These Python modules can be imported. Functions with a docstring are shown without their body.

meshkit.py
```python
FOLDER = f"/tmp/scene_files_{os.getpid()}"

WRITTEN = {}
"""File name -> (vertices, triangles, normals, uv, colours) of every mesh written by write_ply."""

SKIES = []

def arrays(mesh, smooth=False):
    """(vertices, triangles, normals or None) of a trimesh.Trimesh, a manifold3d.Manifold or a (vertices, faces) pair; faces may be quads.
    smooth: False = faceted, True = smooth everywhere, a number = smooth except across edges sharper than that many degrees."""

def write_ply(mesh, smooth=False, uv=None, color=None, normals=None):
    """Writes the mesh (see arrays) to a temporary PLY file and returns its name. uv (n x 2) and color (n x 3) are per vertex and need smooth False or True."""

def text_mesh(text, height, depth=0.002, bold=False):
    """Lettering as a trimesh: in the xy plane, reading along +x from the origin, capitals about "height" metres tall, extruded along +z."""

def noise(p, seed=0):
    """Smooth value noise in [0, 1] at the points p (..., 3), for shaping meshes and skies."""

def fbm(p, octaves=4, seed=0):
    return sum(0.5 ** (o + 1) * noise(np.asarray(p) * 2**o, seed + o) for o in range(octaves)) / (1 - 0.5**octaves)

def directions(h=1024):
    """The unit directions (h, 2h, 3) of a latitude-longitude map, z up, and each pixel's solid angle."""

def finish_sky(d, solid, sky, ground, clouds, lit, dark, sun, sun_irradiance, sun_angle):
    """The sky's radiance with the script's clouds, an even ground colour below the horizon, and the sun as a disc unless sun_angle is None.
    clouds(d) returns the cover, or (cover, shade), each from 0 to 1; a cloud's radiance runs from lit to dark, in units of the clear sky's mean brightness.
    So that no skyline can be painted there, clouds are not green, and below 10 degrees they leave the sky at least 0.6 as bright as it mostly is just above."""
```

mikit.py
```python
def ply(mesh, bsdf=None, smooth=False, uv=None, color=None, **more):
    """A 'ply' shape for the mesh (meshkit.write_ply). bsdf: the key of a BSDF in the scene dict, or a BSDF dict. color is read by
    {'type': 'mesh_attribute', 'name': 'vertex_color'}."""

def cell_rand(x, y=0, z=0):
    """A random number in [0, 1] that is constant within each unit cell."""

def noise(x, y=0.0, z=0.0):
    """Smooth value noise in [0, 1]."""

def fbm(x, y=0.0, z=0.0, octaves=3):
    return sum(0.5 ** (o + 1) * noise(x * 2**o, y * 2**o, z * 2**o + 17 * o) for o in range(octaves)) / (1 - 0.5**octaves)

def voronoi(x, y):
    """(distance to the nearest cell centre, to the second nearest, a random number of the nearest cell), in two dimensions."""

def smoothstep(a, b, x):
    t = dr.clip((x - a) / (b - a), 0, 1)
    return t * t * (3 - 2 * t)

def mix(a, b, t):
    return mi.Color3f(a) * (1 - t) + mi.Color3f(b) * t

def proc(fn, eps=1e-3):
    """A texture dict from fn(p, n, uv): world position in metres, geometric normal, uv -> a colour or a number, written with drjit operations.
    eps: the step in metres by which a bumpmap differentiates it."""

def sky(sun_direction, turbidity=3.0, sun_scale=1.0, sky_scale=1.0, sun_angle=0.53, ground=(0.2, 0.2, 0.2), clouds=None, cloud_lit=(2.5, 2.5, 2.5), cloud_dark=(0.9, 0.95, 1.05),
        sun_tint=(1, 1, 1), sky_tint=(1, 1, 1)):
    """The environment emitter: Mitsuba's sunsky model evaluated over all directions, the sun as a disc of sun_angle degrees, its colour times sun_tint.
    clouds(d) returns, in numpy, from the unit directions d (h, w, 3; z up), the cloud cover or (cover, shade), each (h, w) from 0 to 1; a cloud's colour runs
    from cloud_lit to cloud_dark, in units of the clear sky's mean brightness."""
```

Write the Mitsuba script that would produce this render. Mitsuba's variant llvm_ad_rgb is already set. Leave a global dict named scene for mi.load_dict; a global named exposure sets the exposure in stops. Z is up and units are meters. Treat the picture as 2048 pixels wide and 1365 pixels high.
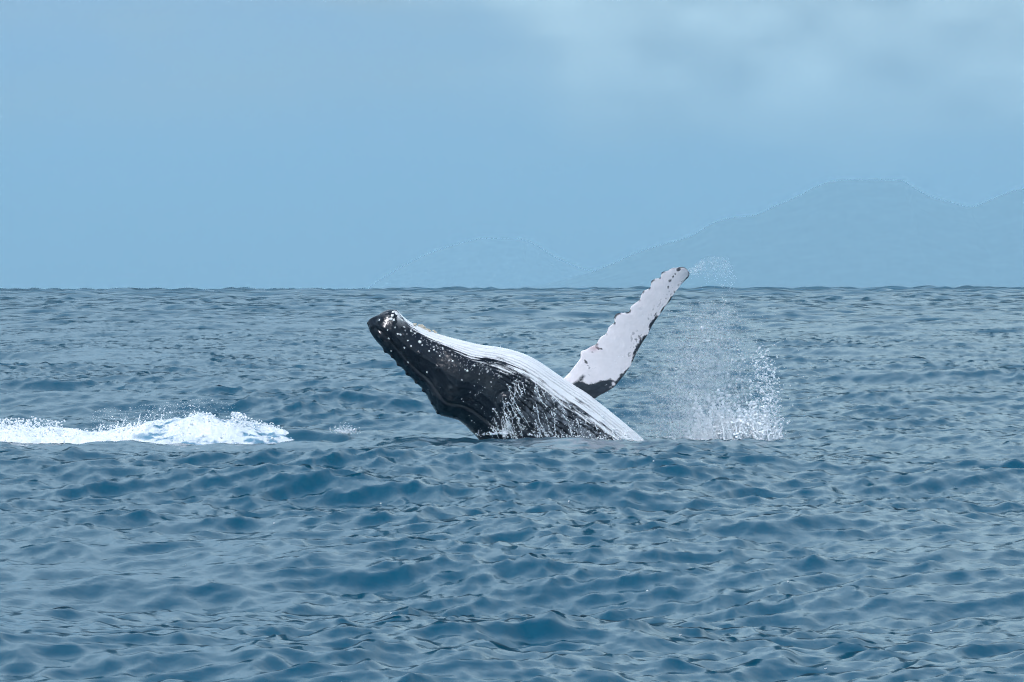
import math, random
import numpy as np, trimesh, mitsuba as mi, drjit as dr, manifold3d
import mikit, meshkit
from scipy.ndimage import map_coordinates, gaussian_filter
from scipy.interpolate import PchipInterpolator, CubicSpline
from scipy.spatial import cKDTree

T = mi.ScalarTransform4f
random.seed(7)
R = np.random.default_rng(7)
scene, labels = {}, {}

# ------------------------------------------------------------------ camera
FOC = 9000.0                      # focal length in pixels of the 2048 px wide photograph
EYE = 3.75                        # a person standing on a boat's deck
PITCH = (682.5 - 572.0) / FOC
scene['camera'] = {'type': 'perspective', 'fov': math.degrees(2 * math.atan(1024 / FOC)), 'fov_axis': 'x',
                   'near_clip': 0.5, 'far_clip': 60000.0,
                   'to_world': T().look_at(origin=[0, 0, EYE], target=[0, math.cos(PITCH), EYE - math.sin(PITCH)], up=[0.00195, 0, 1]),
                   'medium': {'type': 'ref', 'id': 'haze_air'}}

# ------------------------------------------------------------------ sky, sun, exposure
SUN = (-0.35, -0.50, 0.80)


def clouds(d):
    """A soft, nearly closed overcast: layered grey-blue veils, with a paler lumpy bank of cloud high on the right."""
    el = np.degrees(np.arcsin(np.clip(d[..., 2], -1, 1)))
    az = np.degrees(np.arctan2(d[..., 0], d[..., 1]))
    flat = lambda sa, se, o, seed: meshkit.fbm(np.stack([az / sa, el / se, az * 0 + o], -1), o // 3 + 4, seed) - 0.5
    calm_up = 1 - np.clip((el - 5) / 8, 0, 1)                 # fine detail only near the horizon, where cloud lies edge on
    n, n2, big = flat(4.6, 1.5, 3, 4) * calm_up, flat(1.9, 0.75, 6, 11) * calm_up, flat(60, 25, 2, 21)
    layer = flat(9, 0.55, 4, 31) * calm_up
    bank = (1 - np.clip((el - 6) / 12, 0, 1)) / (1 + np.exp(-(el - 2.35 + 0.04 * (az - 2) - 2.6 * n - 1.5 * n2) / 0.22)) / (1 + np.exp(-(az + 0.6 - 7 * n2) / 0.7))
    up = np.clip((el - 4) / 14, 0, 1)
    cover = (0.82 + 0.5 * n + 0.3 * layer) * (0.45 + 0.55 * np.clip((el - 0.2) / 2.2, 0, 1)) + 0.5 * bank
    cover = cover * (1 - up) + up * np.clip(0.74 + 0.8 * big, 0, 1)
    shade = np.clip(0.80 - 0.95 * bank * (0.85 + 2.2 * n2) - 0.6 * n2 - 0.7 * layer - 0.5 * big * up, 0, 1)
    t = np.clip((el - 3.5) / 10, 0, 1)                        # the veil is thickest and brightest low down, and opens on blue overhead
    shade = np.clip(shade - 0.75 * t * (2 - t), 0, 1)
    t2 = np.clip((el - 18) / 35, 0, 1)
    cover = cover * (1 - t2) + t2 * np.clip(0.30 + 0.9 * big, 0, 1)
    return np.clip(cover, 0, 1), shade


scene['sky'] = mikit.sky(SUN, turbidity=3.0, sun_scale=0.7, sky_scale=1.0, sun_angle=3.0, ground=(0.05, 0.09, 0.12), clouds=clouds,
                         cloud_lit=(2.5, 3.2, 3.45), cloud_dark=(0.58, 0.78, 1.0), sky_tint=(0.48, 0.97, 1.42), sun_tint=(0.84, 0.98, 1.36))
exposure = 1.75

# ------------------------------------------------------------------ helpers
def px(x, y, d=112.0):
    """World point at depth d of a point measured in the photograph."""
    return np.array([(x - 1024) / FOC * d, d, EYE + (572.0 - y) / FOC * d])


def bsdf(key, **kw):
    scene[key] = {'type': 'principled', **kw}
    return key


def rgb(*c):
    return {'type': 'rgb', 'value': list(c)}


# ------------------------------------------------------------------ sea
EARTH = 6.37e6


def wave_tile(n, length, lmin, lmax, slope, wind, spread, seed):
    """A periodic patch of random sea: height and choppy displacement, with equal slope in every octave of wavelength."""
    r = np.random.default_rng(seed)
    k1 = np.fft.fftfreq(n, length / n) * 2 * np.pi
    kx, ky = np.meshgrid(k1, k1, indexing='ij')
    k = np.hypot(kx, ky)
    k[0, 0] = 1e9
    lam = 2 * np.pi / k
    band = 1 / (1 + np.exp(-(np.log(lam / lmin)) / 0.12)) / (1 + np.exp(np.log(lam / lmax) / 0.15))
    c = (kx * math.cos(wind) + ky * math.sin(wind)) / k
    direc = np.where(c > 0, np.abs(c) ** spread, 0.12 * np.abs(c) ** spread) + 0.05
    amp = np.sqrt(band * direc) / k ** 2
    h = (r.normal(size=(n, n)) + 1j * r.normal(size=(n, n))) * amp
    h[0, 0] = 0
    f = lambda a: np.real(np.fft.ifft2(a))
    z, sx, sy = f(h), f(1j * kx * h), f(1j * ky * h)
    s = slope / math.sqrt((sx ** 2 + sy ** 2).mean())
    dx, dy = f(1j * kx / k * h), f(1j * ky / k * h)
    return length, [np.asarray(a * s, np.float32) for a in (z, dx, dy)], lmin


TILES = [(0.21, wave_tile(512, 720.0, 12.0, 50.0, 0.045, -1.75, 4, 1)),
         (0.00, wave_tile(1024, 171.0, 1.2, 8.0, 0.095, -1.35, 2, 2)),
         (0.63, wave_tile(512, 29.0, 0.34, 1.2, 0.175, -1.2, 1.5, 3)),
         (-0.41, wave_tile(512, 9.0, 0.11, 0.36, 0.125, -1.5, 1.3, 4))]


def calm(x, y):
    """Less sea round the whale, whose own bulk and wash flatten it."""
    return 1 - 0.76 * np.exp(-(((x + 2.5) / 12) ** 4 + ((y - 111) / 10) ** 4))


def local(x, y):
    """Single waves the photograph shows: the crest in front of whale and foam, the hump right of the foam."""
    g = lambda x0, y0, sx, sy, a, tilt=0.0: a * np.exp(-(((x - x0) / sx) ** 2 + ((y - y0 - tilt * (x - x0)) / sy) ** 2))
    z = np.zeros_like(x)
    z += g(-5.0, 111.6, 0.9, 0.7, 0.36, 0.3) + g(-4.2, 111.0, 0.5, 0.5, 0.25) + g(-5.9, 112, 0.7, 0.7, 0.25)
    z -= g(-3, 113.5, 11, 3.4, 0.18)
    return z


def crest_line(x):
    """Height of the long low crest that stands before the whale, the foam and the splash."""
    py = np.interp(x / 105.2 * FOC + 1024, [-500, -100, 0, 60, 130, 250, 330, 400, 470, 560, 640, 720, 800, 870, 950, 1000, 1050, 1100, 1150, 1200, 1290, 1330, 1400, 1440, 1500, 1560, 1620, 2100],
                   [892, 895, 894, 892, 885, 884, 889, 890, 889, 884, 884, 880, 876, 872, 869, 866, 868, 871, 874, 877, 880, 876, 875, 879, 887, 896, 900, 892])
    rough = meshkit.fbm(np.stack([x / 1.5, x * 0 + 3, x * 0], -1), 4, 91) - 0.5
    return EYE - (py - 572) / FOC * 105.2 + 0.36 * rough


def sea(x, y, step):
    """Displaced sea surface over the flat points (x, y); step is the mesh spacing there, below which waves fade out."""
    out = [x.copy(), y.copy(), local(x, y) - (x * x + y * y) / (2 * EARTH)]
    c = calm(x, y)
    far = np.clip((np.hypot(x, y) - 250) / 1200, 0, 1)          # a heavier sea runs further out
    gust = 0.15 + 1.7 * meshkit.fbm(np.stack([x / 7, y / 22, x * 0], -1), 3, 14)     # ruffled and smoother patches
    swell = np.clip((np.hypot(x, y) - 900) / 2000, 0, 1)
    grow = (1 + 1.2 * far + 3.6 * swell, (1 + 2.0 * far) * (0.5 + 0.5 * gust), (1 + 0.8 * far) * gust, gust ** 1.5)
    for i, (rot, (length, (h, dx, dy), lmin)) in enumerate(TILES):
        keep = np.clip(2.3 - step / lmin, 0, 1)
        use = np.nonzero(keep.ravel() > 0)[0]
        if not len(use):
            continue
        ca, sa = math.cos(rot), math.sin(rot)
        xs, ys = x.ravel()[use], y.ravel()[use]
        u, v = (xs * ca + ys * sa) / length, (-xs * sa + ys * ca) / length
        n = h.shape[0]
        co = np.stack([u * n, v * n])
        w = keep.ravel()[use] * grow[i].ravel()[use] * (c.ravel()[use] if i < 2 else 1)
        a, b, e = (map_coordinates(t, co, order=3, mode='grid-wrap') for t in (h, dx, dy))
        out[2].ravel()[use] += a * w
        if i == 1:
            c0 = np.exp(-((y - 105.2) / 2.3) ** 2) * np.exp(-((x + 2) / 17) ** 6)
            out[2] += 0.85 * c0 * (crest_line(x) - out[2])
        out[0].ravel()[use] += (0.8, 0.8, 0.65, 0.5)[i] * (b * ca - e * sa) * w
        out[1].ravel()[use] += (0.8, 0.8, 0.65, 0.5)[i] * (b * sa + e * ca) * w
    return out


def sea_band(d0, d1, ncol, ratios):
    """One ring of the sea: fine columns where the camera looks, coarse ones for the rest of the circle."""
    half = np.radians(6.75)
    cols = np.linspace(-half, half, ncol)
    side = half + np.cumsum(np.radians(0.03) * 1.4 ** np.arange(1, 60))
    side = side[side < np.pi]
    cols = np.concatenate([-side[::-1], cols, side, [-side[-1] + 2 * np.pi]])
    rows = [0.0, 8.0, 18.0, 26.0] if d0 < 50 else [d0 * 0.994, d0 * 0.997]
    dist = d0
    while dist < d1:
        rows.append(dist)
        dist *= 1 + np.interp(math.log(dist), np.log([30, 60, 90, 250, 700, 900, 2500, 5000, 38000]), [0.0030, 0.0026, 0.0019, 0.0017, 0.0017, 0.0021, 0.0022, 0.006, 0.05])
    rows = np.array(rows + [d1])
    az, rr = np.meshgrid(cols, rows)
    step = np.maximum(np.interp(rr, [30, 170, 250, 2500, 5000, 38000], [0.07, 0.25, 0.35, 4, 30, 600]), rr * np.gradient(cols)[None, :])
    v = np.stack([a.ravel() for a in sea(rr * np.sin(az), rr * np.cos(az), step)], 1)
    nr, nc = az.shape
    i, j = np.meshgrid(np.arange(nr - 1), np.arange(nc - 1), indexing='ij')
    k = (i * nc + j).ravel()
    return trimesh.Trimesh(v, np.vstack([np.stack([k, k + 1, k + nc + 1], 1), np.stack([k, k + nc + 1, k + nc], 1)]), process=False)


sea_mesh = trimesh.util.concatenate([sea_band(30, 170, 760, 0), sea_band(170, 700, 620, 0), sea_band(700, 38000, 420, 0)])
print('sea triangles', len(sea_mesh.faces))
water = {'type': 'roughplastic', 'distribution': 'ggx', 'alpha': 0.02, 'int_ior': 1.333, 'diffuse_reflectance': rgb(0.0006, 0.064, 0.108), 'nonlinear': False}


def ripples(p, n, uv):
    return mikit.noise(p.x * 8 + 0.6 * p.y, p.y * 6) + 0.5 * mikit.noise(p.x * 19, p.y * 13 + 4 * p.x + 3.0)


scene['water'] = {'type': 'twosided', 'bsdf': {'type': 'bumpmap', 'scale': 0.0035, 'tex': mikit.proc(ripples, eps=0.01), 'bsdf': water}}
scene['sea'] = mikit.ply(sea_mesh, 'water', smooth=True)
labels['sea'] = {'kind': 'structure', 'label': 'choppy blue open sea reaching to the horizon', 'category': 'sea'}

# ------------------------------------------------------------------ far mountains
def mountain(key, dist, profile, seed, label):
    p = np.array(profile, float)
    xs = np.linspace(p[0, 0], p[-1, 0], 400)
    prof = PchipInterpolator(p[:, 0], p[:, 1])(xs)
    prof = (572.0 - prof) / FOC * dist + dist ** 2 / (2 * EARTH) + EYE
    X = (xs - 1024) / FOC * dist
    depth = np.linspace(-1, 1, 60)
    XX, DD = np.meshgrid(X, depth)
    rough = meshkit.fbm(np.stack([XX / 420, DD * 3.5, XX * 0], -1), 6, seed)
    ridge = np.abs(meshkit.fbm(np.stack([XX / 260 + DD * 2, DD * 1.2, XX * 0 + 5], -1), 4, seed + 3) - 0.5) * 2
    fall = np.clip(1 - np.abs(DD), 0, 1) ** 0.8
    crest = 1 + 0.012 * (meshkit.fbm(np.stack([X / 110, X * 0, X * 0], -1), 5, seed) - 0.5)
    Z = (prof * crest)[None] * fall * (1 - np.abs(DD) * (0.2 * rough + 0.1 * ridge)) - 40 * np.abs(DD)
    YY = dist + DD * 1500 + 120 * (rough - 0.5)
    v = np.stack([XX.ravel(), YY.ravel(), Z.ravel() - dist ** 2 / (2 * EARTH) - 2], 1)
    n = len(X)
    a, b = np.meshgrid(np.arange(59), np.arange(n - 1), indexing='ij')
    k = (a * n + b).ravel()
    scene[key] = mikit.ply((v, np.stack([k, k + 1, k + n + 1, k + n], 1)), 'forest_slope', smooth=True)
    labels[key] = {'kind': 'structure', 'label': label, 'category': 'mountain'}


def forest(p, n, uv):
    f = mikit.fbm(p.x / 90, p.y / 90, p.z / 60, octaves=2)
    return mikit.mix((0.045, 0.07, 0.065), (0.07, 0.10, 0.085), f)


bsdf('forest_slope', base_color=mikit.proc(forest), roughness=0.95, specular=0.1)
mountain('mountain', 20000.0, [(1040, 574), (1140, 556), (1220, 528), (1275, 503), (1330, 486), (1385, 468), (1430, 442), (1465, 433), (1505, 429), (1550, 410), (1600, 388),
         (1640, 367), (1680, 357), (1740, 356), (1800, 357), (1830, 374), (1860, 390), (1900, 402), (1938, 412), (1985, 396), (2030, 379), (2080, 372), (2160, 392), (2260, 440), (2400, 500), (2600, 560)], 3,
         'hazy blue mountain with a flat broad top rising from the sea at right')
mountain('mountain_001', 36000.0, [(740, 572), (810, 528), (860, 504), (910, 487), (975, 474), (1040, 476), (1075, 490), (1110, 512), (1170, 538), (1280, 560), (1400, 572)], 8,
         'very faint low blue hill near the middle of the horizon')
# ------------------------------------------------------------------ whale
DW = 112.0


def curve(pts, n, smooth=0.0):
    """Points spread evenly along a polyline, softened."""
    p = np.array(pts, float)
    t = np.concatenate([[0], np.cumsum(np.hypot(*np.diff(p, axis=0).T))])
    u = np.linspace(0, t[-1], n)
    return np.stack([PchipInterpolator(t, p[:, k])(u) for k in (0, 1)], 1), u / t[-1]


# the back and belly outlines of the body, station by station: (belly edge, back edge, half width as a share of the half height)
ST = [((738, 640), (738.5, 655), 0.9), ((745, 634.5), (740, 661), 0.95), ((758, 629), (745, 670), 1.0), ((768, 622.5), (753, 681), 1.02), ((780, 619), (763, 692), 1.02),
      ((793, 619.5), (773, 703), 1.02), ((804, 630), (783, 713), 1.04), ((818, 642), (797, 727), 1.05), ((838, 653), (814, 746), 1.06), ((860, 662), (830, 763), 1.07), ((890, 671.5), (847, 780), 1.08),
      ((925, 681), (860, 803), 1.08), ((962, 689.5), (878, 829), 1.06), ((1000, 695), (915, 840), 1.04), ((1038, 704.5), (947, 868), 1.02), ((1072, 720), (982, 906), 1.0), ((1105, 742), (1015, 940), 0.98),
      ((1140, 766), (1050, 972), 0.97), ((1176, 789), (1088, 1002), 0.96), ((1212, 817), (1125, 1030), 0.95), ((1250, 848), (1163, 1056), 0.94), ((1288, 881), (1205, 1080), 0.92), ((1330, 925), (1255, 1106), 0.9),
      ((1385, 985), (1320, 1134), 0.86), ((1450, 1052), (1400, 1160), 0.8), ((1530, 1120), (1495, 1188), 0.72), ((1610, 1172), (1592, 1214), 0.62), ((1680, 1210), (1672, 1232), 0.5)]
belly = np.array([s[0] for s in ST], float)
back = np.array([s[1] for s in ST], float)
wide = np.array([s[2] for s in ST])
mid = (belly + back) / 2
arc = np.concatenate([[0], np.cumsum(np.hypot(*np.diff(mid, axis=0).T))])
DENSE = 560
tt = np.concatenate([np.linspace(0, arc[21], DENSE), np.linspace(arc[21], arc[-1], 60)[1:]])
interp = lambda a: PchipInterpolator(arc, a)(tt)
bel = gaussian_filter(np.stack([interp(belly[:, 0]), interp(belly[:, 1])], 1), [1.5, 0], mode='nearest')
bac = gaussian_filter(np.stack([interp(back[:, 0]), interp(back[:, 1])], 1), [1.5, 0], mode='nearest')
wid = interp(wide)
T_ALONG = tt / arc[21]                                   # 0 at the tip of the jaws, 1 at the waterline
phi = np.concatenate([np.linspace(-0.6, 2.9, 400), np.linspace(2.9, 2 * np.pi - 0.6, 60)[1:-1]])
TA, PH = np.meshgrid(T_ALONG, phi, indexing='ij')
B3 = np.stack([px(*p, DW) for p in bel])
K3 = np.stack([px(*p, DW) for p in bac])
C3, up3 = (B3 + K3) / 2, (B3 - K3) / 2
hh = np.linalg.norm(up3, axis=1)
axis3 = np.gradient(C3, axis=0)
axis3 /= np.linalg.norm(axis3, axis=1, keepdims=True)
C3[:, 1] += 0.10 * (C3[:, 0] - C3[0, 0]) - 0.35
bw = hh * wid
cp, sp = np.cos(PH), np.sin(PH)
# flattened rostrum below, keeled jaw above
sq = 1 - 0.10 * np.clip(1 - TA / 0.5, 0, 1) * np.abs(cp) * (1 - np.abs(cp)) * 4
e_up = up3[:, None, :] * cp[..., None]
e_side = np.array([0, -1.0, 0]) * (bw[:, None] * np.sign(sp) * np.abs(sp) ** 0.92 * sq)[..., None]
P = C3[:, None, :] + e_up + e_side
N = np.cross(np.gradient(P, axis=1), np.gradient(P, axis=0))
N /= np.linalg.norm(N, axis=-1, keepdims=True) + 1e-12
out = np.sign((N * (P - C3[:, None, :])).sum(-1, keepdims=True))
N *= np.where(out == 0, 1, out)
HH = hh[:, None] * np.ones_like(PH)
arcp = PH * 1.15                                         # metres round the girth, about
def smooth(a, b, x):
    q = np.clip((x - a) / (b - a), 0, 1)
    return q * q * (3 - 2 * q)


xa = TA * arc[21] / 80.0                                 # metres along the body
wob = meshkit.fbm(np.stack([xa * 1.1, PH * 2.2, PH * 0], -1), 3, 31) - 0.5
fine = meshkit.fbm(np.stack([xa * 9, PH * 11, PH * 0 + 4], -1), 4, 33) - 0.5
# throat pleats: lengthwise furrows over the belly side, fading on the cheeks
wav = 0.35 * np.exp(-((PH - 1.5) / 0.5) ** 2) * smooth(0.45, 0.6, TA) * (1 - smooth(0.75, 0.95, TA))
gphase = PH * 66 / (2 * np.pi) + wob * (0.55 + 2.6 * wav) + 0.25 * np.sin(xa * 2.4 + PH * 3) * wav
groove = np.abs(np.sin(np.pi * gphase))
groove = (1 - smooth(0.0, 0.45, groove)) * smooth(0.30, 0.52, meshkit.fbm(np.stack([xa * 0.8, np.floor(gphase + 0.5) * 3.7, PH * 0 + 2], -1), 3, 35))
reach = np.interp(TA, [0.05, 0.2, 0.4, 0.5, 0.62, 0.8, 1.0], [0.3, 0.85, 1.1, 1.4, 2.0, 2.2, 2.1])
pleat = (1 - smooth(reach - 0.25, reach + 0.15, np.abs(PH))) * smooth(0.10, 0.26, TA) * (1 - smooth(1.15, 1.5, TA))
pleat_in = pleat * (0.55 + 0.45 * smooth(-0.2, 0.2, wob + 0.15))
disp = -0.036 * groove * pleat_in * np.clip(HH / 1.1, 0.45, 1.1)
disp += 0.012 * fine * smooth(0, 0.1, TA)
# the lip line, from the tip along the cheek to a hooked corner by the eye, with the swollen edge below it
lip_phi = np.interp(TA, [0.0, 0.08, 0.2, 0.35, 0.5, 0.58, 0.64, 0.68], [1.75, 1.95, 2.16, 2.26, 2.2, 2.02, 1.85, 1.6])
on_lip = smooth(0.01, 0.05, TA) * (1 - smooth(0.635, 0.67, TA))
dl = (PH - lip_phi) * HH
disp += on_lip * (-0.045 * np.exp(-(dl / 0.035) ** 2) + 0.018 * np.exp(-((dl - 0.10) / 0.08) ** 2) + 0.016 * np.exp(-((dl + 0.11) / 0.08) ** 2))
for k, off in enumerate((-0.26, -0.46)):
    disp += 0.009 * on_lip * smooth(0.2, 0.3, TA) * np.exp(-((dl - off - 0.08 * np.sin(xa * 1.2 + k)) / 0.04) ** 2)
# cheek hollow, and soft swells of muscle
disp += 0.05 * (meshkit.fbm(np.stack([xa * 0.9, PH * 1.6, PH * 0 + 8], -1), 3, 41) - 0.5) * smooth(0.1, 0.3, TA) * np.clip(sp, 0, 1)
# tubercles: knobs along the jaw and rostrum edges
KNOBS = [(0.075, 2.95, 0.07, 0.05), (0.105, 2.75, 0.06, 0.045), (0.135, 2.9, 0.075, 0.06), (0.175, 2.86, 0.075, 0.06), (0.215, 2.8, 0.07, 0.05), (0.255, 2.88, 0.08, 0.06), (0.31, 2.8, 0.07, 0.04), (0.345, 2.88, 0.07, 0.045), (0.40, 2.75, 0.07, 0.04),
         (0.16, 2.35, 0.055, 0.035), (0.23, 2.42, 0.055, 0.035), (0.30, 2.45, 0.055, 0.035), (0.13, 1.25, 0.05, 0.03), (0.20, 1.5, 0.055, 0.035), (0.27, 1.65, 0.055, 0.03), (0.035, 1.2, 0.07, 0.05),
         (0.05, 2.2, 0.06, 0.045), (0.012, 1.9, 0.05, 0.04), (0.10, 0.75, 0.06, 0.04), (0.34, 1.85, 0.05, 0.03)]
for t0, p0, r0, a0 in KNOBS:
    dd = np.hypot((TA - t0) * arc[21] / 80.0, (PH - p0) * HH)
    disp += a0 * np.exp(-(dd / r0) ** 2 * 1.2)
EYE_AT = (1012, 803)
seen = (1024 + FOC * P[..., 0] / P[..., 1], 572.0 - FOC * (P[..., 2] - EYE) / P[..., 1])
eye_i = np.unravel_index(np.argmin(np.hypot(seen[0] - EYE_AT[0], seen[1] - EYE_AT[1]) + 1e3 * (sp < 0)), TA.shape)
de = np.linalg.norm(P - P[eye_i], axis=-1)
disp += 0.07 * np.exp(-(de / 0.17) ** 2) - 0.05 * np.exp(-(de / 0.06) ** 2) - 0.03 * np.exp(-((de - 0.24) / 0.05) ** 2)
P2 = P + N * disp[..., None]

# pigment: white belly, ragged where it meets the blue-black flanks
edge = np.interp(TA, [0.0, 0.05, 0.1, 0.16, 0.24, 0.35, 0.5, 0.65, 0.8, 0.92, 1.0, 1.2], [-0.3, -0.2, 0.25, 0.60, 0.80, 0.88, 0.86, 0.80, 0.76, 0.80, 0.9, 1.0])
n1 = meshkit.fbm(np.stack([xa * 3.0, PH * 9, PH * 0 + 1], -1), 5, 51) - 0.5
n2 = meshkit.fbm(np.stack([xa * 14, PH * 16, PH * 0 + 2], -1), 3, 52)
n3 = meshkit.fbm(np.stack([xa * 1.2, PH * 26, PH * 0 + 3], -1), 3, 53) - 0.5
roll = np.interp(TA, [0, 0.12, 0.25, 0.5, 0.65, 0.8], [0.0, 0.05, 0.42, 0.38, 0.16, 0.02])      # the white runs a little round towards the near side
dw = edge - roll - np.abs(PH - roll)
white = smooth(-0.05, 0.05, dw + 0.34 * n1 + (0.50 + 0.4 * smooth(0.6, 0.9, TA)) * n3)
# round pale scars and barnacle marks, thickest where white gives way to black
rd = np.random.default_rng(77)
flat_i = rd.choice(TA.size, 1100, p=(lambda w: w / w.sum())((np.exp(-((dw + 0.20) / 0.17) ** 2) + 0.05 * np.exp(-((dw + 0.5) / 0.3) ** 2) + 0.004).ravel() * (np.abs(sp) > 0).ravel() * HH.ravel()))
dots, drad = P2.reshape(-1, 3)[flat_i], rd.uniform(0.005, 0.012, 1100) * rd.choice([1, 1, 1, 1.5, 2.2], 1100)
dq, di = cKDTree(dots).query(P2.reshape(-1, 3), k=3)
near = (dq / drad[di]).min(1).reshape(TA.shape)
speck = smooth(1.15, 0.7, near) * (0.35 + 0.65 * meshkit.noise(np.stack([xa * 30, PH * 30, PH * 0], -1), 5)) * (TA < 1.2)
white = np.clip(np.maximum(white, 0.8 * speck), 0, 1)
white *= 1 - 0.8 * groove * pleat_in * smooth(0.05, 0.6, np.abs(PH) / np.maximum(edge, 0.05) + 1.2 * n1 + 0.35 * smooth(0.6, 0.85, TA))
chin = np.exp(-(((TA - 0.085) / 0.03) ** 2 + ((PH - 0.45) / 0.4) ** 2)) * smooth(0.5, 0.58, meshkit.fbm(np.stack([xa * 8, PH * 7, PH * 0 + 6], -1), 3, 55))
scar = smooth(0.5, 0.8, meshkit.fbm(np.stack([xa * 5, PH * 5, PH * 0 + 12], -1), 5, 56)) * 0.25 * smooth(0.0, 0.1, TA)
dark = np.array([0.0045, 0.0065, 0.011])[None, None] * (0.7 + 0.9 * meshkit.fbm(np.stack([xa * 2, PH * 3, PH * 0 + 7], -1), 4, 57))[..., None]
grey = np.array([0.19, 0.21, 0.235])
ridgegrey = pleat * (1 - groove) * smooth(0.52, 0.66, TA + 0.25 * n1) * 0.75 * smooth(0.25, 0.75, n2 + 0.5 * n1) * smooth(-1.25, -0.25, dw)
paint = dark * (1 - ridgegrey[..., None]) + grey * ridgegrey[..., None]
paint = paint * (1 - scar[..., None]) + np.array([0.06, 0.065, 0.07]) * scar[..., None]
w3 = np.maximum(white, 0.85 * chin)[..., None]
paint = paint * (1 - w3) + np.array([0.76, 0.755, 0.75]) * (0.93 + 0.14 * n2[..., None]) * w3

nt, npk = TA.shape
i, j = np.meshgrid(np.arange(nt - 1), np.arange(npk), indexing='ij')
a, b, c, d = (i * npk + j).ravel(), (i * npk + (j + 1) % npk).ravel(), ((i + 1) * npk + (j + 1) % npk).ravel(), ((i + 1) * npk + j).ravel()
bv = np.vstack([P2.reshape(-1, 3), P2[0].mean(0)[None] - axis3[0] * 0.05, P2[-1].mean(0)[None] + axis3[-1] * 0.1])
jj = np.arange(npk)
ft = np.vstack([np.stack([a, b, c], 1), np.stack([a, c, d], 1),
                np.stack([np.full(npk, len(bv) - 2), (jj + 1) % npk, jj], 1), np.stack([np.full(npk, len(bv) - 1), (nt - 1) * npk + jj, (nt - 1) * npk + (jj + 1) % npk], 1)])
bcol = np.vstack([paint.reshape(-1, 3), paint[0].mean(0)[None], paint[-1].mean(0)[None]])
body = trimesh.Trimesh(bv, ft, process=False)
if body.volume < 0:
    body.invert()

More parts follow.
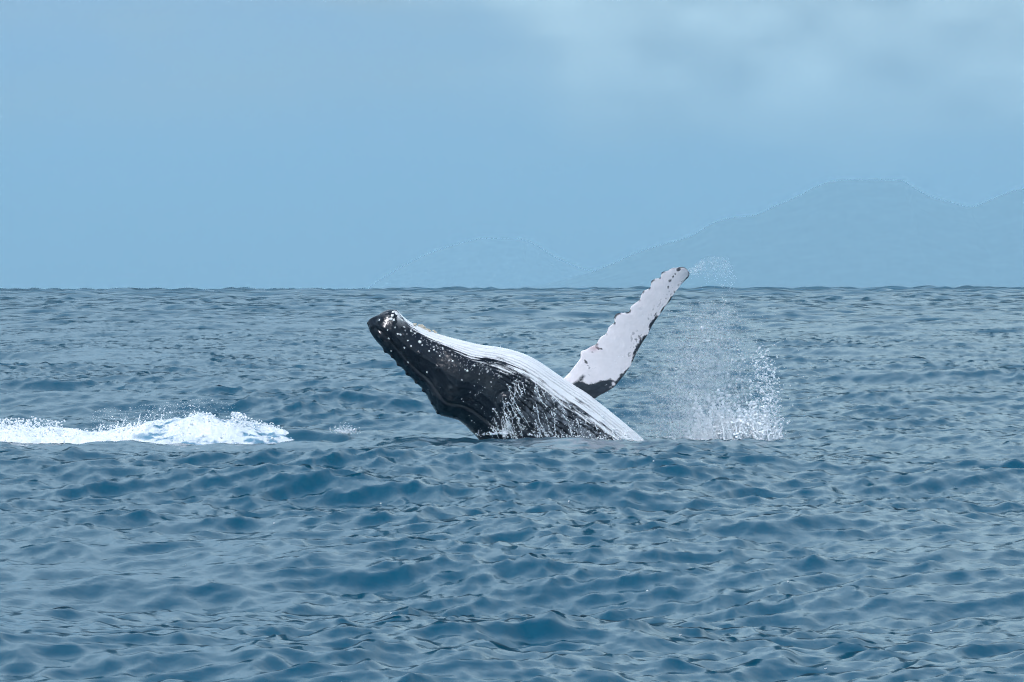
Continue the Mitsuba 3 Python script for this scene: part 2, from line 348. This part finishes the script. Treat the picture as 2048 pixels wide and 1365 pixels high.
# raised flipper: a long tapering blade, knobbed along its front edge
f = lambda pts: np.array([(1100 + x / 4.265, 500 + y / 4.265) for x, y in pts])
LEAD = f([(40, 1180), (85, 1130), (130, 1085), (165, 1050), (200, 1005), (235, 960), (262, 915), (261, 885), (272, 864), (300, 855), (345, 830), (400, 800), (412, 775), (430, 750), (480, 715), (492, 690), (500, 665), (525, 643), (552, 615),
          (549, 582), (562, 553), (590, 541), (630, 540), (680, 525), (690, 490), (725, 460), (768, 425), (780, 390), (795, 358), (850, 328), (862, 300), (864, 274), (888, 255), (945, 235), (950, 205), (968, 188), (1000, 184), (1030, 168),
          (1050, 157), (1080, 157), (1110, 149), (1140, 152), (1167, 167), (1184, 188), (1192, 212)])
TRAIL = f([(330, 1330), (400, 1258), (480, 1213), (540, 1176), (575, 1140), (600, 1108), (650, 1043), (690, 982), (720, 920), (750, 860), (790, 790), (830, 730), (870, 652), (910, 590), (950, 535), (990, 478), (1022, 440), (1050, 390), (1080, 350),
           (1120, 300), (1160, 258), (1180, 238), (1192, 212)])
NS, NCH = 260, 56
le, ul = curve(LEAD, NS)
te, ut = curve(TRAIL, NS)
ch = (1 - np.cos(np.linspace(0, np.pi, NCH))) / 2        # across the blade, front to back
SS, CC = np.meshgrid(ul, ch, indexing='ij')
XZ = le[:, None] * (1 - CC[..., None]) + te[:, None] * CC[..., None]
thick = np.interp(SS, [0, 0.15, 0.4, 0.7, 0.93, 1.0], [0.24, 0.22, 0.15, 0.10, 0.07, 0.012])
prof = 2.6 * (0.2969 * np.sqrt(CC) - 0.126 * CC - 0.3516 * CC ** 2 + 0.2843 * CC ** 3 - 0.1036 * CC ** 4) * 1.6
nf = meshkit.fbm(np.stack([SS * 40, CC * 10, CC * 0], -1), 4, 61) - 0.5
DF = DW + 0.55 + 0.55 * SS + 0.10 * np.sin(SS * 4.0) + 0.10 * (CC - 0.5)


def blade(sign):
    depth = DF + sign * thick * prof * 0.5 + sign * 0.01 * nf
    return np.stack([(XZ[..., 0] - 1024) / FOC * depth, depth, EYE + (572.0 - XZ[..., 1]) / FOC * depth], -1)


front, rear = blade(-1), blade(1)
rim = np.concatenate([front, rear[:, -2:0:-1]], axis=1)   # a closed loop round each section
nring = rim.shape[1]
i, j = np.meshgrid(np.arange(NS - 1), np.arange(nring), indexing='ij')
a, b, c, d = (i * nring + j).ravel(), (i * nring + (j + 1) % nring).ravel(), ((i + 1) * nring + (j + 1) % nring).ravel(), ((i + 1) * nring + j).ravel()
fv = np.vstack([rim.reshape(-1, 3), rim[0].mean(0)[None], rim[-1].mean(0)[None]])
jj = np.arange(nring)
ff = np.vstack([np.stack([a, b, c], 1), np.stack([a, c, d], 1), np.stack([np.full(nring, len(fv) - 2), (jj + 1) % nring, jj], 1), np.stack([np.full(nring, len(fv) - 1), (NS - 1) * nring + jj, (NS - 1) * nring + (jj + 1) % nring], 1)])
flip = trimesh.Trimesh(fv, ff, process=False)
if flip.volume < 0:
    flip.invert()
# its pigment: white, with a dark root patch, a dark ragged hind edge, dark tip and knob ends
m1 = meshkit.fbm(np.stack([SS * 26, CC * 7, CC * 0 + 5], -1), 5, 62) - 0.5
m2 = meshkit.fbm(np.stack([SS * 70, CC * 20, CC * 0 + 9], -1), 3, 63)
hem = np.interp(SS, [0, 0.2, 0.3, 0.42, 0.5, 0.56, 0.66, 0.75, 0.9, 1.0], [0.55, 0.86, 0.93, 0.9, 0.80, 0.93, 0.84, 0.90, 0.88, 0.8])
ink = smooth(0.0, 0.05, CC - hem - 0.035 + 0.30 * m1 + 0.12 * (m2 - 0.5))
root_line = 0.16 + 0.03 * np.sin(CC * 9) + 0.10 * (CC - 0.5) - 0.03
ink = np.maximum(ink, smooth(-0.015, 0.015, root_line - SS + 0.16 * m1 + 0.05 * (m2 - 0.5)) * smooth(0.28, 0.36, CC + 0.15 * m1))
turn = gaussian_filter(np.hypot(*(le - gaussian_filter(le, [9, 0], mode='nearest')).T), 1)
knob = smooth(1.6, 2.6, turn)[:, None] * (1 - smooth(0.02, 0.075, CC)) * (SS > 0.27)
ink = np.maximum(ink, knob)
ink = np.maximum(ink, smooth(0.975, 0.99, SS + 0.03 * m1))
for s0, c0, rs, rc in ((0.90, 0.30, .008, .07), (0.885, 0.36, .006, .05), (0.86, 0.45, .010, .06), (0.835, 0.6, .008, .05), (0.925, 0.15, .010, .10), (0.30, 0.10, .006, .06), (0.31, 0.18, .005, .03), (0.265, 0.13, .006, .05), (0.20, 0.16, .006, .05), (0.19, 0.25, .005, .04)):
    ink = np.maximum(ink, smooth(1.1, 0.7, np.hypot((SS - s0) / rs, (CC - c0) / rc) + 2.0 * m1) * 0.9)
ink = np.maximum(ink, 0.7 * smooth(0.62, 0.72, m2) * smooth(hem - 0.35, hem, CC) * (SS > 0.35))
ink = np.clip(ink, 0, 1)[..., None]
fc = np.array([0.80, 0.735, 0.74]) * (0.94 + 0.12 * m2[..., None]) * (1 - ink) + np.array([0.022, 0.026, 0.034]) * (0.6 + 1.2 * m2[..., None]) * ink
pink = np.exp(-(((SS - 0.285) / 0.02) ** 2 + ((CC - 0.07) / 0.08) ** 2))[..., None]
fc = fc * (1 - 0.6 * pink) + np.array([0.5, 0.3, 0.32]) * 0.6 * pink
frim = np.concatenate([fc, fc[:, -2:0:-1]], axis=1)
fcol = np.vstack([frim.reshape(-1, 3), frim[0].mean(0)[None], frim[-1].mean(0)[None]])


def solid(m):
    return manifold3d.Manifold(manifold3d.Mesh(np.asarray(m.vertices, np.float32), np.asarray(m.faces, np.uint32)))


whole = (solid(body) + solid(flip)).to_mesh()
wv, wf = np.asarray(whole.vert_properties)[:, :3], np.asarray(whole.tri_verts)
print('whale triangles', len(wf))
allv, allc = np.vstack([bv, fv]), np.vstack([bcol, fcol])
wc = allc[cKDTree(allv).query(wv)[1]]
bsdf('whale_skin', base_color={'type': 'mesh_attribute', 'name': 'vertex_color'}, roughness=0.2, specular=0.3)
scene['humpback_whale'] = mikit.ply(trimesh.Trimesh(wv, wf, process=False), 'whale_skin', smooth=True, color=wc)
labels['humpback_whale'] = {'label': 'breaching humpback whale lying belly up with one long white flipper raised', 'category': 'whale'}

# ------------------------------------------------------------------ things on the whale
fronty = (sp > 0.05) & (TA < 1.15)
SURF, SURFN = P2[fronty], N[fronty]
SURF_UV = np.stack([1024 + FOC * SURF[:, 0] / SURF[:, 1], 572.0 - FOC * (SURF[:, 2] - EYE) / SURF[:, 1]], 1)
SURF_TREE = cKDTree(SURF_UV)


def on_skin(x, y):
    d, k = SURF_TREE.query(np.stack([x, y], -1))
    return SURF[k], SURFN[k], d


bsdf('barnacle', base_color=rgb(0.72, 0.71, 0.68), roughness=0.7)
bsdf('lice_tan', base_color=mikit.proc(lambda p, n, uv: mikit.mix((0.36, 0.30, 0.20), (0.70, 0.65, 0.55), mikit.noise(p.x * 40, p.y * 40, p.z * 40))), roughness=0.8)
bsdf('eye_dark', base_color=rgb(0.01, 0.01, 0.012), roughness=0.08)


def lump(p, n, r, seed, flat=0.6):
    """A small rough dome sitting on the skin, with a pit in its top."""
    q = np.random.default_rng(seed)
    m = trimesh.creation.icosphere(subdivisions=1, radius=1.0)
    v = m.vertices * (1 + 0.16 * q.normal(size=(len(m.vertices), 1)))
    top = v[:, 2] > 0.8
    v[top, 2] -= 0.45
    v[:, 2] *= flat
    frame = trimesh.geometry.align_vectors([0, 0, 1], n)[:3, :3]
    m.vertices = v * r @ frame.T + p
    return m


BARN = [(787, 624, .05), (793, 628, .045), (785, 631, .05), (782, 638, .05), (788, 640, .04), (797, 634, .04), (804, 640, .035), (759, 640, .03), (777, 677, .035), (839, 684, .055), (796, 668, .032), (801, 669, .035), (815, 681, .028), (782, 702, .03),
        (809, 696, .03), (822, 692, .03), (816, 725, .03), (854, 745, .03), (934, 742, .035), (948, 731, .03), (808, 654, .03), (822, 662, .035), (830, 667, .03), (868, 700, .03), (880, 712, .03), (905, 722, .03), (844, 690, .025), (858, 702, .03), (790, 655, .025), (775, 660, .025)]
for k, (x, y, r) in enumerate(BARN):
    p, n, _ = on_skin(x, y)
    key = 'humpback_whale__barnacle' + (f'_{k:03d}' if k else '')
    scene[key] = mikit.ply(lump(p, n, 0.78 * r, 100 + k), 'barnacle', smooth=40)
cl = []
for k in range(30):
    x = R.uniform(828, 876)
    y = np.interp(x, [828, 850, 876], [649, 657, 667]) + R.uniform(-1, 5)
    p, n, _ = on_skin(x, y)
    cl.append(lump(p + n * R.uniform(0, 0.04) + np.array([0, R.uniform(0, .3), R.uniform(0.0, 0.03)]), n, R.uniform(.018, .04), 300 + k, 0.8))
scene['humpback_whale__barnacle_cluster'] = mikit.ply(trimesh.util.concatenate(cl), 'lice_tan', smooth=40)
labels['humpback_whale__barnacle_cluster'] = {'label': 'tan crusty patch of growths on the top edge of the throat', 'kind': 'stuff'}
eye_ball = trimesh.creation.icosphere(subdivisions=3, radius=0.055)
eye_ball.apply_translation(P2[eye_i] + N[eye_i] * 0.0)
scene['humpback_whale__eye'] = mikit.ply(eye_ball, 'eye_dark', smooth=True)
labels['humpback_whale__eye'] = {'label': 'small dark eye above the corner of the mouth'}

# ------------------------------------------------------------------ white water
bsdf('spray', base_color=rgb(0.88, 0.90, 0.91), roughness=0.35, specular=0.5)
ICO = trimesh.creation.icosphere(subdivisions=0)
OCT = trimesh.convex.convex_hull(np.array([[1, 0, 0], [-1, 0, 0], [0, 1, 0], [0, -1, 0], [0, 0, 1], [0, 0, -1.0]]))
TET = trimesh.Trimesh(np.array([[1, 1, 1], [-1, -1, 1], [-1, 1, -1], [1, -1, -1.0]]), np.array([[0, 2, 1], [0, 1, 3], [0, 3, 2], [1, 2, 3]]), process=False)
ICO1 = trimesh.creation.icosphere(subdivisions=1)


def drops(points, radii, base=ICO, stretch=None, seed=0):
    """One mesh of many little blobs of water, each of its own shape; stretch draws a blob out along a vector."""
    r = np.random.default_rng(seed)
    n, m = len(points), len(base.vertices)
    v = base.vertices[None] * (np.asarray(radii)[:, None, None] * r.uniform(0.75, 1.3, (n, m, 1)))
    if stretch is not None:
        v = v + (v @ stretch[:, :, None]) / (np.asarray(radii)[:, None, None]) * stretch[:, None, :]
    v = v + np.asarray(points)[:, None, :]
    f = base.faces[None] + (np.arange(n) * m)[:, None, None]
    return trimesh.Trimesh(v.reshape(-1, 3), f.reshape(-1, 3), process=False)


def at_px(x, y, d):
    return np.stack([(x - 1024) / FOC * d, d, EYE + (572.0 - y) / FOC * d], -1)


def strand(pts, rad):
    """A thread of water: a thin uneven tube."""
    pts, rad = np.asarray(pts), np.asarray(rad)
    t = np.gradient(pts, axis=0)
    t /= np.linalg.norm(t, axis=1, keepdims=True) + 1e-9
    a = np.cross(t, [0.3, 0.9, 0.1])
    a /= np.linalg.norm(a, axis=1, keepdims=True) + 1e-9
    b = np.cross(t, a)
    ang = np.arange(5) * 2 * np.pi / 5
    v = pts[:, None] + rad[:, None, None] * (np.cos(ang)[None, :, None] * a[:, None] + np.sin(ang)[None, :, None] * b[:, None])
    n = len(pts)
    i, j = np.meshgrid(np.arange(n - 1), np.arange(5), indexing='ij')
    q = np.stack([i * 5 + j, i * 5 + (j + 1) % 5, (i + 1) * 5 + (j + 1) % 5, (i + 1) * 5 + j], -1).reshape(-1, 4)
    return trimesh.Trimesh(v.reshape(-1, 3), np.vstack([q[:, [0, 1, 2]], q[:, [0, 2, 3]]]), process=False)


# water running off the flank
runs, beads, brad = [], [], []
rw = np.random.default_rng(5)
for k in range(115):
    x = rw.uniform(985, 1262) if k > 40 else rw.normal(1015, 14)
    top = np.interp(x, [985, 1010, 1040, 1100, 1160, 1220, 1262], [800, 770, 735, 770, 805, 838, 860])
    y = top + rw.beta(1.5, 1.2) * (880 - top)
    n = int(rw.integers(5, 26) if k % 4 else rw.integers(14, 46))
    lean = rw.normal(0.34, 0.22)
    q = np.stack([x + lean * np.arange(n) * 1.6 + np.cumsum(rw.normal(0, 0.45, n)), y + np.arange(n) * 1.6], 1)
    p, nn, dd = on_skin(q[:, 0], q[:, 1])
    ok = (dd < 2.5) & (q[:, 1] < 884)
    if ok.sum() < 5:
        continue
    p, nn = gaussian_filter(p[ok], [1, 0]), nn[ok]
    rad = 0.010 * rw.uniform(0.35, 1.0) * np.clip(np.sin(np.linspace(0.2, 3.0, len(p))), 0.2, 1) * (0.5 + rw.uniform(0, 1, len(p)))
    runs.append(strand(p + nn * 0.006, rad))
    m = int(rw.integers(2, 9))
    sel = rw.integers(0, len(p), m)
    beads.append(p[sel] + rw.normal(0, 0.03, (m, 3)) + nn[sel] * 0.03)
    brad.append(rw.uniform(0.006, 0.022, m))
sel = rw.choice(len(SURF), 260, p=(lambda w: w / w.sum())(np.exp(-((SURF_UV[:, 0] - 1080) / 90) ** 2 - ((SURF_UV[:, 1] - 850) / 38) ** 2) + 0.25 * np.exp(-((SURF_UV[:, 0] - 985) / 50) ** 2 - ((SURF_UV[:, 1] - 800) / 60) ** 2)))
wx = np.concatenate([rw.normal(1000, 14, 130), rw.uniform(950, 1285, 170)])
wl = np.interp(wx, [940, 1000, 1100, 1200, 1290], [869, 866, 871, 877, 880])
beads.append(at_px(wx, wl + 3 - np.abs(rw.normal(0, 4.5, 300)), 110.4 + rw.normal(0, 0.15, 300)))
brad.append(rw.uniform(0.006, 0.02, 300))
beads.append(SURF[sel] + SURFN[sel] * rw.uniform(0, 0.08, (260, 1)))
brad.append(rw.uniform(0.005, 0.014, 260))
runs.append(drops(np.vstack(beads), np.concatenate(brad), ICO, seed=2))
scene['running_water'] = mikit.ply(trimesh.util.concatenate(runs), 'spray', smooth=True)
labels['running_water'] = {'kind': 'stuff', 'label': 'white threads of water streaming down the dark flank of the whale', 'category': 'water'}

# the plume of spray behind the whale
rs = np.random.default_rng(9)


def cloud_pts(n, xc, xs, y0, y1, pw, depth=1.3):
    u = rs.uniform(0, 1, n) ** pw
    y = y0 + (y1 - y0) * u
    x = np.interp(y, *zip(*xc)) + np.interp(y, *zip(*xs)) * rs.normal(size=n)
    return at_px(x, y, 112.6 + rs.normal(0, depth * 0.5, n))


plume = []
pts = cloud_pts(1300, [(590, 1445), (700, 1440), (800, 1450), (900, 1462)], [(590, 14), (700, 42), (800, 58), (900, 62)], 590, 900, 0.55)
plume.append(drops(pts, rs.lognormal(math.log(0.0105), 0.45, len(pts)), ICO, seed=3))
pts = cloud_pts(900, [(680, 1520), (760, 1535), (840, 1543), (900, 1552)], [(680, 16), (760, 12), (900, 10)], 680, 902, 0.6)
plume.append(drops(pts, rs.lognormal(math.log(0.0135), 0.45, len(pts)), ICO, seed=4))
pts = cloud_pts(700, [(690, 1500), (780, 1510), (900, 1510)], [(690, 28), (900, 26)], 690, 900, 0.7)
plume.append(drops(pts, rs.lognormal(math.log(0.012), 0.45, len(pts)), ICO, seed=5))
pts = cloud_pts(24000, [(600, 1425), (700, 1400), (800, 1388), (880, 1400)], [(600, 30), (700, 52), (800, 58), (880, 68)], 600, 890, 0.62)
plume.append(drops(pts, rs.uniform(0.003, 0.0075, len(pts)), TET, seed=6))
for k in range(330):                                     # jets leaping from the surface and falling back in ropes and beads
    bx = rs.choice([rs.normal(1430, 30), rs.normal(1500, 36), rs.normal(1535, 20)])
    bx = np.clip(bx, 1345, 1568)
    base_y = np.interp(bx, [1340, 1420, 1500, 1568], [886, 890, 898, 906])
    hgt = min(rs.gamma(2.2, 15), 72) * np.interp(bx, [1345, 1400, 1450, 1545, 1568], [0.6, 1.3, 1.5, 1.2, 0.5])
    n = int(6 + hgt / 5)
    u = np.linspace(0, 1, n)
    lean = rs.normal(-0.32, 0.25) * hgt
    x = bx + lean * u + rs.normal(0, 1.0, n) * (0.3 + u)
    y = base_y - hgt * (1.25 * u - 0.25 * u * u) + rs.normal(0, 1.0, n) * (0.3 + u)
    p = at_px(x, y, np.full(n, 112.4) + rs.normal(0, 0.6))
    r0 = rs.uniform(0.014, 0.040) * np.interp(bx, [1345, 1400, 1500, 1568], [0.6, 0.9, 1.35, 1.2])
    cut = max(4, int(n * rs.uniform(0.4, 0.95)))
    plume.append(strand(gaussian_filter(p[:cut], [0.8, 0]), r0 * np.linspace(1, 0.3, cut) * rs.uniform(0.5, 1.4, cut)))
    plume.append(drops(p[cut // 2:] + rs.normal(0, 0.03, (n - cut // 2, 3)), r0 * rs.uniform(0.35, 1.0, n - cut // 2), ICO, seed=1000 + k))
pts = at_px(rs.uniform(0, 1, 700) ** 0.7 * 170 + 1398, rs.uniform(0, 1, 700) ** 0.6 * 46 + 862, 112.3 + rs.normal(0, 0.4, 700))
plume.append(drops(pts, rs.lognormal(math.log(0.018), 0.45, 700), ICO1, seed=7))
scene['splash_plume'] = mikit.ply(trimesh.util.concatenate(plume), 'spray', smooth=True)
labels['splash_plume'] = {'kind': 'stuff', 'label': 'tall white plume of spray and droplets right of the whale', 'category': 'splash'}

# fine water flung from the flipper's tip
n = 900
u, v = rs.uniform(0, 1, n), rs.normal(size=n)
x = 1382 + 84 * u + 4 * v
y = 540 - 26 * np.sin(np.pi * np.clip(u * 0.85, 0, 1)) + np.abs(rs.normal(0, 1, n)) * (6 + 34 * u)
scene['flipper_spray'] = mikit.ply(drops(at_px(x, y, 113.6 + rs.normal(0, 0.3, n)), rs.uniform(0.003, 0.0085, n), OCT, seed=8), 'spray', smooth=True)
labels['flipper_spray'] = {'kind': 'stuff', 'label': 'faint arc of fine droplets flung off the tip of the raised flipper', 'category': 'spray'}

# the bank of broken white water at left
fx = np.linspace(-90, 650, 500)
topy = np.interp(fx, [-90, 0, 30, 60, 100, 140, 180, 220, 270, 320, 355, 395, 420, 450, 480, 520, 550, 575, 600, 650], [856, 853, 851, 855, 862, 864, 860, 853, 850, 844, 840, 835, 837, 843, 844, 850, 857, 867, 878, 896])
fs = np.linspace(-2.6, 2.2, 130)
FX, FS = np.meshgrid(fx, fs, indexing='ij')
dist_f = 111.6 + FS
X3 = (FX - 1024) / FOC * 111.6
hz = EYE + (572 - topy) / FOC * 111.6
q3 = lambda a, b, c, o, sd: meshkit.fbm(np.stack([X3 * a, FS * b, FS * 0 + c], -1), o, sd) - 0.5
froth = 0.5 - np.abs(q3(2.6, 2.2, 1, 4, 71)) * 2
profile = np.exp(-(np.where(FS < 0, FS / 1.35, FS / 0.8)) ** 2)
Z3 = -0.45 + (hz[:, None] + 0.40) * profile + (0.34 * q3(0.9, 0.9, 4, 3, 72) + 0.15 * froth + 0.05 * q3(6, 6, 7, 2, 73)) * (0.25 + 0.75 * profile)
Yd = dist_f + 0.25 * q3(3, 3, 11, 4, 74)
thin = smooth(0.02, 0.16, q3(0.9, 1.3, 21, 4, 75) + np.interp(FX, [0, 230, 330, 480, 560, 600, 650], [-0.20, -0.10, 0.04, 0.11, 0.20, 0.34, 0.5]) - 0.22 * (profile - 0.5))
streak = smooth(-0.02, 0.12, q3(3.2, 8.0, 31, 5, 76))
thin = np.clip(thin * (0.15 + 0.85 * streak), 0, 1)[..., None]
fcol2 = np.array([0.72, 0.75, 0.76]) * (1 - thin) + np.array([0.11, 0.24, 0.33]) * thin
vv = np.stack([X3 * Yd / 111.6, Yd, Z3], -1)
a_, b_ = vv.shape[:2]
i, j = np.meshgrid(np.arange(a_ - 1), np.arange(b_ - 1), indexing='ij')
k = (i * b_ + j).ravel()
fm = trimesh.Trimesh(vv.reshape(-1, 3), np.vstack([np.stack([k, k + b_, k + b_ + 1], 1), np.stack([k, k + b_ + 1, k + 1], 1)]), process=False)
bsdf('foam', base_color={'type': 'mesh_attribute', 'name': 'vertex_color'}, roughness=0.55, specular=0.4)
rf = np.random.default_rng(15)
ci = rf.integers(0, a_, 900)
cj = np.clip((rf.normal(54, 22, 900)).astype(int), 0, b_ - 1)
keep = (thin[ci, cj, 0] < 0.5) | (rf.uniform(size=900) < 0.25)
cp3 = vv[ci, cj][keep] + rf.normal(0, 0.02, (keep.sum(), 3))
clots = drops(cp3, rf.lognormal(math.log(0.015), 0.4, keep.sum()), ICO, seed=16)
whole_foam = trimesh.util.concatenate([fm, clots])
scene['white_water'] = mikit.ply(whole_foam, 'foam', smooth=True, color=np.vstack([fcol2.reshape(-1, 3), np.tile([[0.74, 0.76, 0.77]], (len(clots.vertices), 1))]))
labels['white_water'] = {'kind': 'stuff', 'label': 'long bank of churned white foam on the sea at the left edge', 'category': 'foam'}

# spray leaping off the foam's crest
def crest(n, x0, x1, lift, r0, sd, pw=2.0):
    r = np.random.default_rng(sd)
    x = r.uniform(x0, x1, n)
    y = np.interp(x, fx, topy) + 5 - lift * r.uniform(0, 1, n) ** pw
    return drops(at_px(x, y, 111.7 + r.normal(0, 0.4, n)), r.lognormal(math.log(r0), 0.4, n), ICO, seed=sd)


sp_ = [crest(300, -10, 62, 22, 0.018, 81, 1.3), crest(200, 62, 130, 30, 0.017, 82, 1.4), crest(130, 200, 330, 26, 0.010, 83, 1.3), crest(180, 280, 400, 34, 0.009, 84, 1.2), crest(260, 380, 430, 18, 0.015, 85), crest(240, 462, 492, 24, 0.018, 86, 1.4),
       crest(240, 490, 566, 16, 0.014, 87), crest(800, 180, 470, 44, 0.0055, 88, 1.1), crest(350, -20, 570, 10, 0.016, 89)]
for k in range(34):
    x0 = rf.choice([rf.uniform(0, 58), rf.uniform(62, 128), rf.uniform(462, 490), rf.uniform(150, 570)])
    y0 = float(np.interp(x0, fx, topy)) + 5
    n = int(rf.integers(5, 11))
    u = np.linspace(0, 1, n)
    h, l = rf.gamma(2, 5.5), rf.normal(0, 6)
    sp_.append(strand(at_px(x0 + l * u + rf.normal(0, 0.5, n), y0 - h * u, np.full(n, 111.6)), rf.uniform(0.012, 0.03) * np.linspace(1, 0.25, n)))
sp_.append(drops(at_px(rf.normal(690, 12, 260), 868 - np.abs(rf.normal(0, 8, 260)), 111.4 + rf.normal(0, 0.3, 260)), rf.lognormal(math.log(0.011), 0.4, 260), ICO, seed=90))
scene['foam_spray'] = mikit.ply(trimesh.util.concatenate(sp_), 'spray', smooth=True)
labels['foam_spray'] = {'kind': 'stuff', 'label': 'white drops and fingers of spray leaping off the foam bank', 'category': 'spray'}

# single white flecks on the near sea
sv = np.asarray(sea_mesh.vertices)
sv = sv[(sv[:, 1] > 38) & (sv[:, 1] < 135) & (np.abs(sv[:, 0]) < 0.125 * sv[:, 1])]
suv = np.stack([1024 + FOC * sv[:, 0] / sv[:, 1], 572 - FOC * (sv[:, 2] - EYE) / sv[:, 1]], 1)
stree = cKDTree(suv)
FLECKS = [((1018, 938), 'straight below the middle of the whale'), ((757, 1003), 'below the whale\'s head'), ((1138, 998), 'below the root of the flipper'), ((1575, 1160), 'well below the splash plume'), ((1858, 1262), 'at lower right'),
          ((1646, 1338), 'at the bottom edge right of centre'), ((1358, 1268), 'low in the picture right of the middle'), ((1293, 1178), 'between the whale and the bottom edge'), ((781, 1222), 'low in the picture left of the middle'),
          ((947, 903), 'just in front of the whale\'s throat'), ((1310, 922), 'just before the gap between whale and splash'), ((548, 1042), 'below the right end of the foam bank')]
for k, ((x, y), where) in enumerate(FLECKS):
    near_i = stree.query_ball_point([x, y], 6)
    if not near_i:
        continue
    p = sv[min(near_i, key=lambda t: sv[t, 1])]
    key = 'foam_fleck' + (f'_{k:03d}' if k else '')
    scene[key] = mikit.ply(drops(np.array([p, p + [0.012, 0, 0.004]]) + [0, -0.01, 0.004], np.array([0.011, 0.007]) * p[1] / 80, ICO1, seed=500 + k), 'spray', smooth=True)
    labels[key] = {'label': 'tiny white fleck on the water ' + where, 'category': 'foam fleck', 'group': 'white flecks on the near water'}

# ------------------------------------------------------------------ haze
scene['haze_air'] = {'type': 'homogeneous', 'albedo': rgb(0.52, 0.77, 0.88), 'sigma_t': 0.00012}
scene['haze'] = {'type': 'cube', 'to_world': T().translate([0, 0, 245]).scale([42000, 42000, 355]), 'bsdf': {'type': 'null'}, 'interior': {'type': 'ref', 'id': 'haze_air'}}
labels['haze'] = {'kind': 'stuff', 'label': 'thin sea haze filling the air to the mountains', 'category': 'haze'}
